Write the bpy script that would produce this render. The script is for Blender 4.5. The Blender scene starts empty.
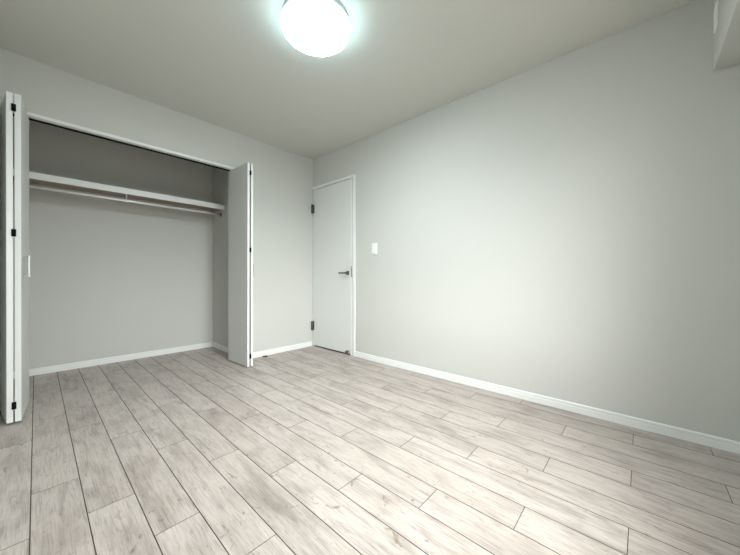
import bpy, bmesh, math, random
from mathutils import Matrix, Vector

C = bpy.context.scene.collection
sc = bpy.context.scene

# ------------------------------------------------------------------ camera
YAW, PITCH, ROLL = 0.8372, -0.0035, 0.0027
EYE = Vector((0.0, 0.0, 0.897))
fw = Vector((math.sin(YAW) * math.cos(PITCH), math.cos(YAW) * math.cos(PITCH), math.sin(PITCH)))
rt = Vector((math.cos(YAW), -math.sin(YAW), 0))
up = rt.cross(fw)
r2 = math.cos(ROLL) * rt + math.sin(ROLL) * up
u2 = -math.sin(ROLL) * rt + math.cos(ROLL) * up
cam_data = bpy.data.cameras.new('camera')
cam_data.sensor_width = 36.0
cam_data.lens = 301.0 / 740.0 * 36.0
cam_data.clip_start = 0.02
cam = bpy.data.objects.new('camera', cam_data)
cam.matrix_world = Matrix(((r2.x, u2.x, -fw.x, EYE.x), (r2.y, u2.y, -fw.y, EYE.y),
                           (r2.z, u2.z, -fw.z, EYE.z), (0, 0, 0, 1)))
C.objects.link(cam)
sc.camera = cam

# ------------------------------------------------------------------ world, daylight, exposure
WORLD_STRENGTH = 8.0
EXPOSURE = 0.54
LAMP_STRENGTH = 92.0
world = bpy.data.worlds.new('overcast_sky')
sc.world = world
world.use_nodes = True
wn = world.node_tree.nodes
wl = world.node_tree.links
wn.clear()
w_out = wn.new('ShaderNodeOutputWorld')
w_bg = wn.new('ShaderNodeBackground')
w_tc = wn.new('ShaderNodeTexCoord')
w_sep = wn.new('ShaderNodeSeparateXYZ')

def w_math(op, a, b):
    k = wn.new('ShaderNodeMath')
    k.operation = op
    for i, v in enumerate((a, b)):
        if isinstance(v, (int, float)):
            k.inputs[i].default_value = v
        else:
            wl.new(v, k.inputs[i])
    return k.outputs[0]


def sky_lobe(azimuth, elevation, gain, power=6.0):
    """a broad bright part of the hazy sky; azimuth is turned from straight out of the window"""
    a, el = math.radians(azimuth), math.radians(elevation)
    d = wn.new('ShaderNodeVectorMath')
    d.operation = 'DOT_PRODUCT'
    d.inputs[1].default_value = (math.sin(a) * math.cos(el), -math.cos(a) * math.cos(el), math.sin(el))
    wl.new(w_tc.outputs['Generated'], d.inputs[0])
    return w_math('MULTIPLY', w_math('POWER', w_math('MAXIMUM', d.outputs['Value'], 0.0), power), gain)


wl.new(w_tc.outputs['Generated'], w_sep.inputs[0])
w_up = wn.new('ShaderNodeMapRange')
w_up.inputs['From Min'].default_value = -0.03
w_up.inputs['From Max'].default_value = 0.05
wl.new(w_sep.outputs['Z'], w_up.inputs['Value'])
w_sky = w_math('ADD', w_math('ADD', sky_lobe(-35, 12, 1.75, 4.0), sky_lobe(0, 12, 0.20)), w_math('ADD', sky_lobe(0, 45, 1.40), 0.06))
w_mix = wn.new('ShaderNodeMix')
w_mix.data_type = 'RGBA'
w_mix.inputs[6].default_value = (0.24, 0.24, 0.225, 1)          # ground and buildings below the horizon
w_tint = wn.new('ShaderNodeVectorMath')
w_tint.operation = 'SCALE'
w_tint.inputs[0].default_value = (1.0, 1.015, 1.0)
wl.new(w_sky, w_tint.inputs['Scale'])
wl.new(w_tint.outputs[0], w_mix.inputs[7])
wl.new(w_up.outputs[0], w_mix.inputs[0])
wl.new(w_mix.outputs[2], w_bg.inputs['Color'])
w_bg.inputs['Strength'].default_value = WORLD_STRENGTH
wl.new(w_bg.outputs[0], w_out.inputs[0])

WX0, WX1, WZ0, WZ1 = 0.15, 1.53, 0.50, 1.93      # the balcony window behind the camera
pd = bpy.data.lights.new('daylight_portal', 'AREA')
pd.shape = 'RECTANGLE'
pd.size = WX1 - WX0
pd.size_y = WZ1 - WZ0
pd.cycles.is_portal = True
po = bpy.data.objects.new('daylight_portal', pd)
po.location = ((WX0 + WX1) / 2, -0.57, (WZ0 + WZ1) / 2)
po.rotation_euler = (math.pi / 2, 0, math.pi)     # the portal faces +Y, into the room
C.objects.link(po)

vs = sc.view_settings
vs.view_transform = 'Standard'
vs.look = 'None'
vs.gamma = 1.0
vs.use_curve_mapping = False
vs.exposure = EXPOSURE
sc.cycles.use_denoising = True
sc.cycles.max_bounces = 14
sc.cycles.diffuse_bounces = 10
sc.cycles.sample_clamp_indirect = 8.0

# ------------------------------------------------------------------ materials
def new_mat(name):
    m = bpy.data.materials.new(name)
    m.use_nodes = True
    nt = m.node_tree
    return m, nt.nodes, nt.links, nt.nodes['Principled BSDF']


def plain(name, col, rough=0.5, metal=0.0, bump=None, spec=0.5):
    """bump = (scale vector, strength, distance)"""
    m, n, l, b = new_mat(name)
    b.inputs['Base Color'].default_value = (*col, 1)
    b.inputs['Roughness'].default_value = rough
    b.inputs['Metallic'].default_value = metal
    b.inputs['Specular IOR Level'].default_value = spec
    if bump:
        tc = n.new('ShaderNodeTexCoord')
        mp = n.new('ShaderNodeMapping')
        mp.inputs['Scale'].default_value = bump[0]
        ns = n.new('ShaderNodeTexNoise')
        ns.inputs['Scale'].default_value = 1.0
        ns.inputs['Detail'].default_value = 4
        bp = n.new('ShaderNodeBump')
        bp.inputs['Strength'].default_value = bump[1]
        bp.inputs['Distance'].default_value = bump[2]
        l.new(tc.outputs['Object'], mp.inputs[0])
        l.new(mp.outputs[0], ns.inputs['Vector'])
        l.new(ns.outputs['Fac'], bp.inputs['Height'])
        l.new(bp.outputs[0], b.inputs['Normal'])
    return m


M_WALL = plain('wallpaper', (0.575, 0.575, 0.545), 0.85, bump=((260, 260, 200), 0.25, 0.0006), spec=0.2)
M_CEIL = plain('ceiling_paper', (0.60, 0.595, 0.555), 0.9, bump=((220, 220, 220), 0.25, 0.0006), spec=0.2)
M_TRIM = plain('white_trim', (0.80, 0.81, 0.80), 0.4)
M_DOOR = plain('white_door_film', (0.70, 0.71, 0.69), 0.45, bump=((160, 160, 5), 0.12, 0.0004))
M_BIFOLD = plain('white_folding_door_film', (0.60, 0.605, 0.585), 0.45, bump=((160, 160, 5), 0.1, 0.0004))
M_EDGE = plain('white_edge_band', (0.78, 0.785, 0.78), 0.35)
M_BLACK = plain('black_plastic', (0.008, 0.008, 0.008), 0.85, spec=0.1)
M_CATCH = plain('dark_grey_catch', (0.07, 0.07, 0.068), 0.6, spec=0.2)
M_STEEL = plain('satin_nickel', (0.30, 0.29, 0.27), 0.35, 1.0)
M_DARKSTEEL = plain('dark_nickel', (0.16, 0.155, 0.145), 0.4, 1.0)
M_SHELF = plain('white_shelf_film', (0.86, 0.865, 0.85), 0.45)
M_SHELFBOARD = plain('shaded_tan_shelf_board', (0.34, 0.265, 0.19), 0.6, bump=((120, 8, 40), 0.1, 0.0004))  # tan board and cleats, with the shade under the shelf put into the colour
M_ROD = plain('white_rod', (0.92, 0.92, 0.91), 0.16, spec=0.8)
M_PLASTIC = plain('white_plastic', (0.86, 0.87, 0.86), 0.35)
M_GREY = plain('grey_plastic', (0.33, 0.33, 0.32), 0.45)
M_LAMPBASE = plain('lamp_base_grey', (0.5, 0.5, 0.5), 0.5)
M_ALU = plain('window_aluminium', (0.55, 0.55, 0.54), 0.4, 0.6)

# ceiling light: the diffuser gives off most of the light, the rim of the shade glows more softly
def glow(name, col, strength):
    m, n, l, b = new_mat(name)
    b.inputs['Base Color'].default_value = (0.85, 0.85, 0.85, 1)
    b.inputs['Roughness'].default_value = 0.4
    b.inputs['Emission Color'].default_value = (*col, 1)
    b.inputs['Emission Strength'].default_value = strength
    return m


M_LAMP = glow('lamp_diffuser_glow', (0.88, 0.98, 1.0), LAMP_STRENGTH)
M_LAMPRIM = glow('lamp_rim_glow', (0.60, 0.93, 1.0), LAMP_STRENGTH * 0.10)

# window glass: clear with a Fresnel sheen
M_GLASS = bpy.data.materials.new('clear_glass')
M_GLASS.use_nodes = True
n = M_GLASS.node_tree.nodes
l = M_GLASS.node_tree.links
n.clear()
go = n.new('ShaderNodeOutputMaterial')
gm = n.new('ShaderNodeMixShader')
gt = n.new('ShaderNodeBsdfTransparent')
gg = n.new('ShaderNodeBsdfGlossy')
gg.inputs['Roughness'].default_value = 0.02
gf = n.new('ShaderNodeLayerWeight')
gp = n.new('ShaderNodeMath')
gp.operation = 'POWER'
gp.inputs[1].default_value = 5.0
ga = n.new('ShaderNodeMath')
ga.operation = 'MULTIPLY_ADD'
ga.inputs[1].default_value = 0.96
ga.inputs[2].default_value = 0.04
l.new(gf.outputs['Facing'], gp.inputs[0])
l.new(gp.outputs[0], ga.inputs[0])
l.new(ga.outputs[0], gm.inputs[0])
l.new(gt.outputs[0], gm.inputs[1])
l.new(gg.outputs[0], gm.inputs[2])
l.new(gm.outputs[0], go.inputs[0])

# floor boards: plank rhythm shared by the mesh and the material
P_W, P_X0, P_L, P_Y0 = 0.1435, -0.0150, 0.910, 0.030
STEP = P_L / 3.0


def floor_material():
    m, n, l, b = new_mat('pale_ash_flooring')

    def math_n(op, a, bb=None):
        k = n.new('ShaderNodeMath')
        k.operation = op
        for i, v in enumerate((a, bb)):
            if v is None:
                continue
            if isinstance(v, (int, float)):
                k.inputs[i].default_value = v
            else:
                l.new(v, k.inputs[i])
        return k.outputs[0]

    tc = n.new('ShaderNodeTexCoord')
    sp = n.new('ShaderNodeSeparateXYZ')
    l.new(tc.outputs['Object'], sp.inputs[0])
    X, Y = sp.outputs['X'], sp.outputs['Y']
    row = math_n('FLOOR', math_n('DIVIDE', math_n('SUBTRACT', X, P_X0), P_W))
    m3 = math_n('FLOORED_MODULO', math_n('ABSOLUTE', row), 3.0)
    yy = math_n('ADD', math_n('SUBTRACT', Y, P_Y0), math_n('MULTIPLY', m3, STEP))
    col = math_n('FLOOR', math_n('DIVIDE', yy, P_L))
    cid = n.new('ShaderNodeCombineXYZ')
    l.new(row, cid.inputs[0])
    l.new(col, cid.inputs[1])
    wn_ = n.new('ShaderNodeTexWhiteNoise')
    wn_.noise_dimensions = '3D'
    l.new(cid.outputs[0], wn_.inputs['Vector'])
    # each board also prints two shorter staves
    sub = math_n('FLOOR', math_n('DIVIDE', math_n('ADD', yy, math_n('MULTIPLY', wn_.outputs['Value'], 0.5)), 0.52))
    cid2 = n.new('ShaderNodeCombineXYZ')
    l.new(row, cid2.inputs[0])
    l.new(sub, cid2.inputs[1])
    cid2.inputs[2].default_value = 7.3
    wn2 = n.new('ShaderNodeTexWhiteNoise')
    l.new(cid2.outputs[0], wn2.inputs['Vector'])
    # per-board shift of the grain
    sh = n.new('ShaderNodeVectorMath')
    sh.operation = 'SCALE'
    l.new(wn_.outputs['Color'], sh.inputs[0])
    sh.inputs['Scale'].default_value = 13.0
    ad = n.new('ShaderNodeVectorMath')
    ad.operation = 'ADD'
    l.new(tc.outputs['Object'], ad.inputs[0])
    l.new(sh.outputs[0], ad.inputs[1])

    def noise(scale, detail, dist=0.0, rough=0.55):
        mp = n.new('ShaderNodeMapping')
        mp.inputs['Scale'].default_value = scale
        l.new(ad.outputs[0], mp.inputs[0])
        t = n.new('ShaderNodeTexNoise')
        t.inputs['Scale'].default_value = 1.0
        t.inputs['Detail'].default_value = detail
        t.inputs['Roughness'].default_value = rough
        t.inputs['Distortion'].default_value = dist
        l.new(mp.outputs[0], t.inputs['Vector'])
        return t.outputs['Fac']

    fine = noise((230, 10, 20), 6, 0.5)
    broad = noise((16, 2.4, 3), 4, 1.2)
    blotch = noise((7, 3.5, 3), 3, 0.4)
    knots = noise((20, 11, 3), 2, 1.5)
    fleck = noise((42, 13, 9), 3, 1.8)

    def ramp(src, stops):
        r = n.new('ShaderNodeValToRGB')
        ee = r.color_ramp.elements
        ee[0].position, ee[0].color = stops[0]
        ee[1].position, ee[1].color = stops[-1]
        for p, c in stops[1:-1]:
            q = ee.new(p)
            q.color = c
        l.new(src, r.inputs[0])
        return r.outputs[0]

    def mix(mode, fac, a, bb):
        k = n.new('ShaderNodeMix')
        k.data_type = 'RGBA'
        k.blend_type = mode
        if isinstance(fac, (int, float)):
            k.inputs[0].default_value = fac
        else:
            l.new(fac, k.inputs[0])
        for i, v in ((6, a), (7, bb)):
            if isinstance(v, tuple):
                k.inputs[i].default_value = v
            else:
                l.new(v, k.inputs[i])
        return k.outputs[2]

    base = ramp(wn_.outputs['Value'], [(0.0, (0.436, 0.388, 0.354, 1)), (0.5, (0.460, 0.412, 0.379, 1)),
                                       (1.0, (0.484, 0.437, 0.405, 1))])
    stave = ramp(wn2.outputs['Value'], [(0.0, (0.965, 0.962, 0.96, 1)), (1.0, (1.02, 1.02, 1.02, 1))])
    c0 = mix('MULTIPLY', 1.0, base, stave)
    c1 = mix('MULTIPLY', 0.75, c0, ramp(broad, [(0.30, (0.66, 0.645, 0.63, 1)), (0.50, (1, 1, 1, 1)),
                                               (0.72, (1.10, 1.09, 1.08, 1))]))
    c2 = mix('MULTIPLY', 0.75, c1, ramp(fine, [(0.32, (0.66, 0.64, 0.62, 1)), (0.50, (1, 1, 1, 1)),
                                              (0.70, (1.12, 1.12, 1.12, 1))]))
    c3 = mix('MULTIPLY', 0.8, c2, ramp(blotch, [(0.32, (0.76, 0.74, 0.72, 1)), (0.52, (1, 1, 1, 1)),
                                               (0.8, (1.06, 1.06, 1.06, 1))]))
    c4 = mix('MULTIPLY', 0.9, c3, ramp(knots, [(0.22, (0.50, 0.45, 0.40, 1)), (0.33, (1, 1, 1, 1)), (1.0, (1, 1, 1, 1))]))
    c4 = mix('MULTIPLY', 0.55, c4, ramp(fleck, [(0.30, (0.62, 0.58, 0.54, 1)), (0.40, (1, 1, 1, 1)), (1.0, (1, 1, 1, 1))]))
    l.new(c4, b.inputs['Base Color'])
    b.inputs['Roughness'].default_value = 0.42
    b.inputs['Specular IOR Level'].default_value = 0.35
    bp = n.new('ShaderNodeBump')
    bp.inputs['Strength'].default_value = 0.15
    bp.inputs['Distance'].default_value = 0.0006
    l.new(fine, bp.inputs['Height'])
    l.new(bp.outputs[0], b.inputs['Normal'])
    return m


M_FLOOR = floor_material()
M_GROOVE = plain('dark_board_groove', (0.060, 0.047, 0.036), 0.8)

# ------------------------------------------------------------------ mesh helpers
def box(bm, x0, x1, y0, y1, z0, z1, bev=0.0, mat=0, seg=2, M=None):
    t = bmesh.new()
    bmesh.ops.create_cube(t, size=1.0)
    for v in t.verts:
        v.co = Vector((x0 + (v.co.x + .5) * (x1 - x0), y0 + (v.co.y + .5) * (y1 - y0), z0 + (v.co.z + .5) * (z1 - z0)))
    if bev > 0:
        bmesh.ops.bevel(t, geom=t.edges[:], offset=bev, segments=seg, profile=0.5, affect='EDGES')
    join(bm, t, mat, M)


def join(bm, t, mat=0, M=None):
    bmesh.ops.recalc_face_normals(t, faces=t.faces[:])
    mp = {}
    for v in t.verts:
        mp[v] = bm.verts.new(M @ v.co if M else v.co)
    for f in t.faces:
        try:
            g = bm.faces.new([mp[v] for v in f.verts])
            g.material_index = mat
            g.smooth = f.smooth
        except ValueError:
            pass
    t.free()


def tube(bm, pts, r, seg=16, mat=0, M=None, caps=True):
    """round bar through pts; r one radius or one per point"""
    t = bmesh.new()
    pts = [Vector(p) for p in pts]
    rs = r if isinstance(r, (list, tuple)) else [r] * len(pts)
    rings = []
    for i, p in enumerate(pts):
        d = (pts[min(i + 1, len(pts) - 1)] - pts[max(i - 1, 0)]).normalized()
        a = Vector((0, 0, 1)) if abs(d.z) < 0.9 else Vector((1, 0, 0))
        s = d.cross(a).normalized()
        w = d.cross(s)
        rings.append([t.verts.new(p + rs[i] * (math.cos(2 * math.pi * k / seg) * s + math.sin(2 * math.pi * k / seg) * w))
                      for k in range(seg)])
    for a, bb in zip(rings, rings[1:]):
        for k in range(seg):
            f = t.faces.new((a[k], a[(k + 1) % seg], bb[(k + 1) % seg], bb[k]))
            f.smooth = True
    if caps:
        t.faces.new(rings[0])
        t.faces.new(rings[-1])
    join(bm, t, mat, M)


def lathe(bm, prof, cx, cy, seg=64, mat=0):
    """profile of (radius, z) turned about a vertical axis"""
    t = bmesh.new()
    rings = []
    for r, z in prof:
        if r < 1e-6:
            rings.append([t.verts.new((cx, cy, z))])
        else:
            rings.append([t.verts.new((cx + r * math.cos(2 * math.pi * k / seg), cy + r * math.sin(2 * math.pi * k / seg), z))
                          for k in range(seg)])
    for a, bb in zip(rings, rings[1:]):
        for k in range(seg):
            k2 = (k + 1) % seg
            if len(a) == 1:
                f = t.faces.new((a[0], bb[k], bb[k2]))
            elif len(bb) == 1:
                f = t.faces.new((a[k], a[k2], bb[0]))
            else:
                f = t.faces.new((a[k], a[k2], bb[k2], bb[k]))
            f.smooth = True
    join(bm, t, mat)


def prism(bm, prof, p0, p1, inward, mat=0):
    """profile (depth away from the wall, z) swept from p0 to p1 (both (x, y)); inward = unit vector into the room"""
    t = bmesh.new()
    ra = [t.verts.new((p0[0] + inward[0] * d, p0[1] + inward[1] * d, z)) for d, z in prof]
    rb = [t.verts.new((p1[0] + inward[0] * d, p1[1] + inward[1] * d, z)) for d, z in prof]
    k = len(prof)
    for i in range(k):
        t.faces.new((ra[i], ra[(i + 1) % k], rb[(i + 1) % k], rb[i]))
    t.faces.new(ra)
    t.faces.new(rb)
    join(bm, t, mat)


def obj(name, bm, mats, parent=None, kind=None):
    me = bpy.data.meshes.new(name)
    bmesh.ops.recalc_face_normals(bm, faces=bm.faces[:])
    bm.to_mesh(me)
    bm.free()
    for m in (mats if isinstance(mats, (list, tuple)) else [mats]):
        me.materials.append(m)
    o = bpy.data.objects.new(name, me)
    C.objects.link(o)
    if parent:
        o.parent = parent
    if kind:
        o['kind'] = kind
    return o


def struct(name, bm, mats, parent=None):
    return obj(name, bm, mats, parent, None if parent else 'structure')


def thing(name, label, cat, loc=(0, 0, 0), group=None):
    o = bpy.data.objects.new(name, None)
    o.empty_display_size = 0.1
    o.location = loc
    o['label'] = label
    o['category'] = cat
    if group:
        o['group'] = group
    C.objects.link(o)
    return o


# ------------------------------------------------------------------ the room
XL, XR = -0.215, 2.396          # left and right wall
YB, YF = 3.155, -0.392          # closet wall, window wall
YC, XC = 4.054, 1.507           # closet: back wall, right-hand wall
YI = YB + 0.115                 # inner face of the closet wall
H = 2.400
OX0, OX1, OZ = -0.180, 1.450, 2.004   # clear closet opening
DY0, DY1, DZ = 2.430, 3.150, 2.020    # room door recess

# floor
def build_floor():
    bm = bmesh.new()
    box(bm, XL - 0.1, XR + 0.1, YF - 0.2, YC + 0.1, -0.06, -0.004, mat=1)
    gl, gb, dp = 0.0017, 0.0012, 0.0018
    i0 = math.floor((XL - P_X0) / P_W)
    i1 = math.floor((XR - P_X0) / P_W)
    for i in range(i0, i1 + 1):
        x0 = max(P_X0 + i * P_W, XL)
        x1 = min(P_X0 + (i + 1) * P_W, XR)
        ph = P_Y0 - (abs(i) % 3) * STEP
        yend = YC if x0 < XC else YB
        k = math.floor((YF - 0.15 - ph) / P_L)
        while ph + k * P_L < yend:
            y0 = max(ph + k * P_L, YF - 0.15)
            y1 = min(ph + (k + 1) * P_L, yend)
            k += 1
            if y1 - y0 < 0.005:
                continue
            o = [(x0, y0), (x1, y0), (x1, y1), (x0, y1)]
            q = [(x0 + gl, y0 + gb), (x1 - gl, y0 + gb), (x1 - gl, y1 - gb), (x0 + gl, y1 - gb)]
            vo = [bm.verts.new((a, c, -dp)) for a, c in o]
            vi = [bm.verts.new((a, c, 0)) for a, c in q]
            bm.faces.new(vi).material_index = 0
            for s in range(4):
                bm.faces.new((vo[s], vo[(s + 1) % 4], vi[(s + 1) % 4], vi[s])).material_index = 1
    return struct('floor', bm, [M_FLOOR, M_GROOVE])


build_floor()

bm = bmesh.new()
box(bm, XL - 0.15, XR + 0.15, YF - 0.2, YC + 0.15, H, H + 0.1)
struct('ceiling', bm, M_CEIL)

# right wall with a recess for the room door
bm = bmesh.new()
box(bm, XR, XR + 0.14, YF - 0.18, DY0, -0.05, H)
box(bm, XR, XR + 0.14, DY0, DY1, DZ, H)
box(bm, XR, XR + 0.14, DY1, YB, -0.05, H)
box(bm, XR + 0.06, XR + 0.14, DY0, DY1, -0.05, DZ)
struct('wall_right', bm, M_WALL)

# wall with the closet opening
bm = bmesh.new()
box(bm, OX1 + 0.012, XR + 0.14, YB, YI, -0.05, H)
box(bm, XL, OX0 - 0.012, YB, YI, -0.05, H)
box(bm, OX0 - 0.012, OX1 + 0.012, YB, YI, OZ + 0.0225, H)
struct('wall_back', bm, M_WALL)

bm = bmesh.new()
box(bm, XL - 0.12, XL, YF - 0.18, YC + 0.1, -0.05, H)
struct('wall_left', bm, M_WALL)

bm = bmesh.new()
box(bm, XL, XC + 0.1, YC, YC + 0.1, -0.05, H)
struct('wall_closet_back', bm, M_WALL)
bm = bmesh.new()
box(bm, XC, XC + 0.1, YI, YC, -0.05, H)
struct('wall_closet_right', bm, M_WALL)

# window wall behind the camera
bm = bmesh.new()
box(bm, XL, WX0, YF - 0.16, YF, -0.05, H)
box(bm, WX1, XR, YF - 0.16, YF, -0.05, H)
box(bm, WX0, WX1, YF - 0.16, YF, WZ1, H)
box(bm, WX0, WX1, YF - 0.16, YF, -0.05, WZ0)
struct('wall_front', bm, M_WALL)

# ceiling beam along the window wall
bm = bmesh.new()
box(bm, XL + 0.0005, XR - 0.0005, YF + 0.0005, -0.277, 1.985, H - 0.0005, bev=0.003)
struct('ceiling_beam', bm, M_WALL)

# window: fixed frame, two sliding sashes each with a pane
bm = bmesh.new()
wy0, wy1 = YF - 0.155, YF - 0.075
for a, bb in ((WX0 + .001, WX0 + 0.035), (WX1 - 0.035, WX1 - .001)):
    box(bm, a, bb, wy0, wy1, WZ0 + .001, WZ1 - .001, bev=0.002)
box(bm, WX0 + 0.035, WX1 - 0.035, wy0, wy1, WZ0 + .001, WZ0 + 0.03, bev=0.002)
box(bm, WX0 + 0.035, WX1 - 0.035, wy0, wy1, WZ1 - 0.035, WZ1 - .001, bev=0.002)
win = struct('window_1', bm, M_ALU)
wm = (WX0 + WX1) / 2
for a, bb, yy in ((WX0 + 0.037, wm + 0.014, YF - 0.105), (wm - 0.014, WX1 - 0.037, YF - 0.14)):
    bm = bmesh.new()
    z0, z1 = WZ0 + 0.032, WZ1 - 0.037
    for p, q in ((a, a + 0.028), (bb - 0.028, bb)):
        box(bm, p, q, yy - 0.012, yy + 0.012, z0, z1, bev=0.002)
    box(bm, a + 0.028, bb - 0.028, yy - 0.012, yy + 0.012, z0, z0 + 0.05, bev=0.002)
    box(bm, a + 0.028, bb - 0.028, yy - 0.012, yy + 0.012, z1 - 0.04, z1, bev=0.002)
    s = struct('window_sash', bm, M_ALU, win)
    bm = bmesh.new()
    box(bm, a + 0.024, bb - 0.024, yy - 0.002, yy + 0.002, z0 + 0.046, z1 - 0.036)
    struct('pane', bm, M_GLASS, s)

# baseboards: a 6 cm skirting with a fine groove
BASE = [(0.0, 0.0), (0.009, 0.0), (0.009, 0.036), (0.0055, 0.038), (0.0055, 0.041), (0.009, 0.043),
        (0.009, 0.055), (0.006, 0.060), (0.0, 0.060)]
bm = bmesh.new()
prism(bm, BASE, (XR, YF + 0.001), (XR, 2.374), (-1, 0))
struct('baseboard_right', bm, M_TRIM)
bm = bmesh.new()
prism(bm, BASE, (OX1 + 0.034, YB), (XR - 0.014, YB), (0, -1))
struct('baseboard_back', bm, M_TRIM)
bm = bmesh.new()
prism(bm, BASE, (XL, YC), (XC - 0.0095, YC), (0, -1))
struct('baseboard_closet_back', bm, M_TRIM)
bm = bmesh.new()
prism(bm, BASE, (XC, YI + 0.001), (XC, YC), (-1, 0))
struct('baseboard_closet_right', bm, M_TRIM)
bm = bmesh.new()
prism(bm, BASE, (XL, YF + 0.001), (XL, YB - 0.001), (1, 0))
struct('baseboard_left', bm, M_TRIM)
bm = bmesh.new()
prism(bm, BASE, (WX1 + 0.001, YF), (XR - 0.0095, YF), (0, 1))
struct('baseboard_front', bm, M_TRIM)

# closet opening frame: two jambs and a head with a small lip on the room side
bm = bmesh.new()
fy0, fy1 = YB - 0.008, YI + 0.004
box(bm, OX0 - 0.011, OX0, fy0, fy1, 0.0005, OZ, bev=0.0015)
box(bm, OX1, OX1 + 0.011, fy0, fy1, 0.0005, OZ, bev=0.0015)
box(bm, OX0 - 0.011, OX1 + 0.011, fy0, fy0 + 0.050, OZ, OZ + 0.022, bev=0.002)
box(bm, OX0 - 0.011, OX1 + 0.011, fy0 + 0.050, fy1, OZ + 0.013, OZ + 0.022)
box(bm, OX0 - 0.033, OX0 - 0.011, fy0, YB - 0.0003, 0.0005, OZ + 0.022, bev=0.002)
box(bm, OX1 + 0.011, OX1 + 0.033, fy0, YB - 0.0003, 0.0005, OZ + 0.022, bev=0.002)
struct('trim_1', bm, M_TRIM)
bm = bmesh.new()
for q0, q1 in ((0.052, 0.064), (0.086, 0.098)):
    box(bm, OX0 + 0.001, OX1 - 0.001, fy0 + q0, fy0 + q1, OZ + 0.001, OZ + 0.0128)
box(bm, OX0 + 0.001, OX1 - 0.001, fy0 + 0.064, fy0 + 0.086, OZ + 0.010, OZ + 0.0128)
struct('trim_3', bm, M_BLACK)

# door casing on the right wall
bm = bmesh.new()
cx = XR - 0.012
box(bm, cx, XR - 0.0004, 2.376, 2.412, 0.0005, 2.040, bev=0.002)             # outer band
box(bm, XR + 0.010, XR + 0.055, 2.4305, 2.4335, 0.0005, 2.012)               # groove behind the bands
box(bm, XR - 0.007, XR + 0.055, 2.434, 2.452, 0.0005, 2.012, bev=0.0015)     # jamb beside the leaf
box(bm, cx, XR - 0.0004, 2.412, YB - 0.0005, 2.0195, 2.040, bev=0.002)       # head
box(bm, XR - 0.005, XR + 0.055, 2.4305, DY1 - 0.001, 2.012, 2.0192, bev=0.001)
struct('trim_2', bm, M_TRIM)

# ------------------------------------------------------------------ room door
LX0, LX1 = XR - 0.004, XR + 0.032
bm = bmesh.new()
box(bm, LX0, LX1, 2.455, 3.1475, 0.014, 2.003, bev=0.0015)
door = struct('door_1', bm, M_DOOR)
# lever handle: square rose, neck, lever pointing to the hinges
HY, HZ = 2.497, 0.936
bm = bmesh.new()
box(bm, LX0 - 0.008, LX0 - 0.0002, HY - 0.022, HY + 0.022, HZ - 0.022, HZ + 0.022, bev=0.003)
tube(bm, [(LX0 - 0.008, HY, HZ), (LX0 - 0.045, HY, HZ)], 0.010)
box(bm, LX0 - 0.056, LX0 - 0.040, HY - 0.014, HY + 0.106, HZ - 0.009, HZ + 0.009, bev=0.004)
h = obj('door_handle', bm, M_DARKSTEEL, door)
h['label'] = 'dark satin metal lever handle'
# faceplate in the casing beside the lever
bm = bmesh.new()
box(bm, XR - 0.0075, XR - 0.0052, 2.4315, 2.4435, HZ - 0.045, HZ + 0.075, bev=0.0008)
obj('strike_plate', bm, M_STEEL, door)['label'] = 'slim metal strike plate in the casing'
# hinges: leaf plate on the door edge, knuckle standing proud
for z in (0.205, 1.703):
    bm = bmesh.new()
    tube(bm, [(LX0 - 0.019, 3.142, z), (LX0 - 0.019, 3.142, z + 0.114)], 0.0115)
    box(bm, LX0 - 0.019, LX0 - 0.0003, 3.136, 3.146, z + 0.002, z + 0.112, bev=0.0006)
    box(bm, LX0 - 0.0035, LX0 - 0.0003, 3.118, 3.136, z + 0.002, z + 0.112, bev=0.0006)
    for q in (0.036, 0.076):
        tube(bm, [(LX0 - 0.019, 3.142, z + q), (LX0 - 0.019, 3.142, z + q + 0.002)], 0.0122)
    obj('hinge', bm, M_DARKSTEEL, door)['label'] = 'grey metal hinge'
# roller stop at the foot of the door
bm = bmesh.new()
SY = 2.486
tube(bm, [(LX0 - 0.0005, SY, 0.040), (LX0 - 0.016, SY, 0.040)], 0.012)
tube(bm, [(LX0 - 0.016, SY, 0.036), (LX0 - 0.019, SY, 0.034), (LX0 - 0.034, SY, 0.034), (LX0 - 0.040, SY, 0.034)],
     [0.013, 0.021, 0.021, 0.015], seg=20)
obj('stopper', bm, M_DARKSTEEL, door)['label'] = 'round dark stopper at the foot of the door'

# ------------------------------------------------------------------ folding closet doors
def leaf(bm, a, b_, th, side, z0=0.014, z1=1.986):
    """door leaf between plan points a (fold edge) and b_, thickness th to the given side"""
    a, b_ = Vector(a), Vector(b_)
    d = (b_ - a).normalized()
    nn = Vector((-d.y, d.x)) * side
    L = (b_ - a).length
    M = Matrix(((d.x, nn.x, 0, a.x), (d.y, nn.y, 0, a.y), (0, 0, 1, 0), (0, 0, 0, 1)))
    box(bm, 0.0008, L, 0.0, th, z0, z1, bev=0.0012, mat=0, M=M)
    box(bm, 0.0, 0.0008, 0.0012, th - 0.0012, z0 + 0.0012, z1 - 0.0012, mat=1, M=M)
    return M, L


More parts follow.
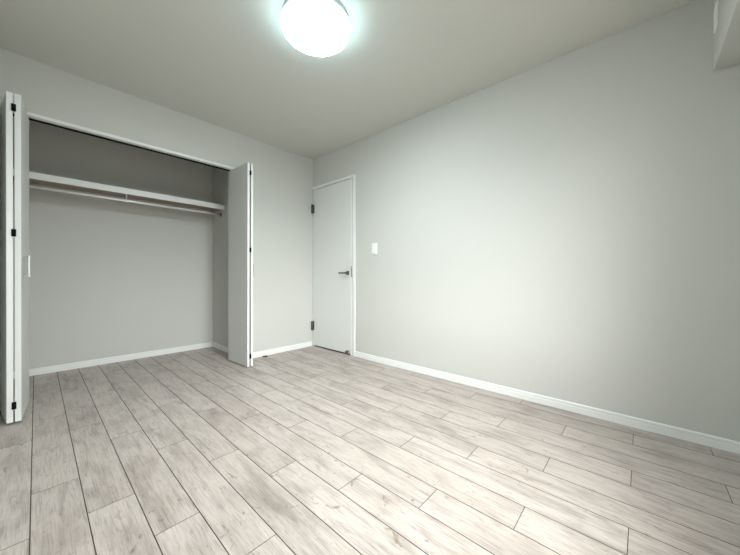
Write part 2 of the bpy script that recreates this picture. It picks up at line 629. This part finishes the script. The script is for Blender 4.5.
def folding_door(label, origin, inner_fold, inner_back, outer_fold, outer_back, handle_on, top, th=0.027):
    """inner = the leaf towards the middle of the opening; plan points are the outer faces' ends"""
    root = thing('folding_door', label, 'closet door', (origin[0], origin[1], 0), 'folding closet doors')
    root['kind'] = 'thing'
    off = Vector((origin[0], origin[1]))
    loc = [Vector(p) - off for p in (inner_fold, inner_back, outer_fold, outer_back)]
    mats = []
    faces = [(loc[0], loc[1]), (loc[2], loc[3])]
    centre = (loc[0] + loc[2]) / 2
    for a, b_ in faces:
        d = (b_ - a).normalized()
        side = 1 if Vector((-d.y, d.x)).dot(centre - a) > 0 else -1
        bm = bmesh.new()
        M, L = leaf(bm, a, b_, th, side, z1=top)
        obj('door_panel', bm, [M_BIFOLD, M_EDGE], root)
        mats.append((M, L, side))
    # three black hinges bridging the two fold edges
    for z in (0.092, 1.131, 1.882):
        bm = bmesh.new()
        y = centre.y
        box(bm, centre.x - 0.0095, centre.x + 0.0095, y - 0.0035, y - 0.0003, z, z + 0.044, bev=0.0008)
        tube(bm, [(centre.x, y - 0.003, z + 0.001), (centre.x, y - 0.003, z + 0.043)], 0.004, seg=12)
        obj('hinge', bm, M_BLACK, root)['label'] = 'black hinge'
    # guide roller and pivot pin at the top, into the head track
    for a, b_ in faces:
        d = (b_ - a).normalized()
        q = b_ - d * 0.03 + (centre - a).normalized() * th * 0.5
        bm = bmesh.new()
        tube(bm, [(q.x, q.y, top + 0.0003), (q.x, q.y, OZ + 0.0095)], 0.006, seg=12)
        obj('track_pin', bm, M_GREY, root)
    # bow pull on the chosen leaf's outer face
    M, L, side = mats[handle_on]
    bm = bmesh.new()
    box(bm, 0.049, 0.065, -0.031, -0.024, 0.888, 1.020, bev=0.002, M=M)
    hd = obj('handle', bm, M_PLASTIC if handle_on == 0 else M_GREY, root)
    for z in (0.890, 1.008):
        bm = bmesh.new()
        box(bm, 0.050, 0.064, -0.0245, -0.0002, z, z + 0.010, bev=0.001, M=M)
        obj('handle_post', bm, M_GREY, hd)
    return root


folding_door('white folding door stacked at the left end of the closet opening, with white bow pull',
             (-0.09, 2.80), (-0.060, 2.800), (-0.032, 3.205), (-0.119, 2.800), (-0.170, 3.203), 0, 1.992)
folding_door('white folding door stacked at the right end of the closet opening, towards the room door',
             (1.398, 2.835), (1.371, 2.835), (1.357, 3.235), (1.429, 2.835), (1.441, 3.235), 1, 2.000, 0.0225)

# ------------------------------------------------------------------ closet fittings
S = thing('closet_shelf', 'white closet shelf with a thick front edge above the hanger rod', 'shelf', (0.6, 3.87, 1.69))
sx, sy, sz = S.location
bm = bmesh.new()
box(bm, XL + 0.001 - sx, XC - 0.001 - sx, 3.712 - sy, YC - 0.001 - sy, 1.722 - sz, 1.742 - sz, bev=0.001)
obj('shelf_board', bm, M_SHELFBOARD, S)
bm = bmesh.new()
box(bm, XL + 0.001 - sx, XC - 0.001 - sx, 3.692 - sy, 3.7119 - sy, 1.688 - sz, 1.742 - sz, bev=0.002)
obj('front_edge', bm, M_SHELF, S)
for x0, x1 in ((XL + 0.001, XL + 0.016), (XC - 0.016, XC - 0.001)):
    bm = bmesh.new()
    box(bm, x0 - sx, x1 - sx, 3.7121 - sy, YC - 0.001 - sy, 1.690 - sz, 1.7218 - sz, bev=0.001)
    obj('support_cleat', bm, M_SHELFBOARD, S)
RY, RZ = 3.800, 1.642
R = thing('hanger_rod', 'slim white hanger rod fixed under the closet shelf', 'clothes rod', (0.6, RY, RZ))
bm = bmesh.new()
tube(bm, [(XL + 0.004 - 0.6, 0, 0), (XC - 0.004 - 0.6, 0, 0)], 0.0115, seg=20)
obj('pole', bm, M_ROD, R)
for x, s in ((XL, 1), (XC, -1)):
    bm = bmesh.new()
    tube(bm, [(x + s * 0.0008 - 0.6, 0, 0), (x + s * 0.004 - 0.6, 0, 0)], 0.026, seg=24)
    tube(bm, [(x + s * 0.004 - 0.6, 0, 0), (x + s * 0.018 - 0.6, 0, 0)], 0.0155, seg=24)
    obj('end_socket', bm, M_STEEL, R)
bm = bmesh.new()
tube(bm, [(0.002, 0, 0.0105), (0.002, 0, 0.077)], 0.006, seg=14)
tube(bm, [(-0.010, 0, 0), (0.014, 0, 0)], 0.0135, seg=20)
tube(bm, [(0.002, 0, 0.077), (0.002, 0, 0.0795)], 0.018, seg=20)
obj('centre_bracket', bm, M_ROD, R)

# ------------------------------------------------------------------ ceiling light
LXC, LYC = 1.100, 1.420
Lm = thing('ceiling_light', 'round white ceiling light, switched on, flush with the ceiling', 'ceiling light', (LXC, LYC, H))
bm = bmesh.new()
lathe(bm, [(0.0, -0.0005), (0.190, -0.0005), (0.193, -0.003), (0.193, -0.039), (0.188, -0.042), (0.0, -0.042)], 0, 0)
obj('lamp_base', bm, M_LAMPBASE, Lm)
bm = bmesh.new()
prof = [(0.188, -0.0425), (0.199, -0.0425), (0.2015, -0.045)]
dome = [(0.2015 * math.cos(k / 24 * math.pi / 2) ** 0.75 if k < 24 else 0.0, -0.048 - 0.072 * math.sin(k / 24 * math.pi / 2))
        for k in range(25)]
SPLIT = 11
lathe(bm, prof + dome[:SPLIT + 1], 0, 0)
obj('shade_rim', bm, M_LAMPRIM, Lm)
bm = bmesh.new()
lathe(bm, dome[SPLIT:], 0, 0)
obj('diffuser', bm, M_LAMP, Lm)

# ------------------------------------------------------------------ light switch on the right wall
W = thing('light_switch', 'small white light switch on the right wall beside the door casing', 'light switch', (XR, 2.094, 1.188))
bm = bmesh.new()
box(bm, -0.008, -0.0004, -0.037, 0.037, -0.061, 0.061, bev=0.003)
obj('switch_plate', bm, M_PLASTIC, W)
bm = bmesh.new()
box(bm, -0.012, -0.0079, -0.022, 0.022, -0.048, 0.048, bev=0.0015)
rk = obj('rocker', bm, M_PLASTIC, W)
bm = bmesh.new()
box(bm, -0.0128, -0.0119, 0.010, 0.014, 0.030, 0.040, bev=0.0003)
obj('indicator', bm, M_GREY, rk)

# ------------------------------------------------------------------ outlet plate high on the beam
A = thing('wall_outlet', 'white outlet plate high on the beam near the right wall', 'outlet', (2.292, -0.277, 2.205))
bm = bmesh.new()
box(bm, -0.036, 0.036, 0.0004, 0.007, -0.061, 0.061, bev=0.002)
obj('outlet_plate', bm, M_PLASTIC, A)
bm = bmesh.new()
box(bm, -0.018, 0.018, 0.0069, 0.010, -0.034, 0.034, bev=0.0015)
obj('socket', bm, M_PLASTIC, A)

# ------------------------------------------------------------------ flat catch on the floor by the back wall
F = thing('door_catch', 'small flat dark grey door catch on the floor below the closet wall baseboard', 'door catch', (1.705, 3.105, 0))
bm = bmesh.new()
box(bm, -0.024, 0.024, -0.018, 0.018, 0.0003, 0.009, bev=0.002)
obj('catch_plate', bm, M_CATCH, F)
bm = bmesh.new()
box(bm, -0.014, 0.014, -0.008, 0.008, 0.0089, 0.014, bev=0.002)
obj('catch_tongue', bm, M_CATCH, F)
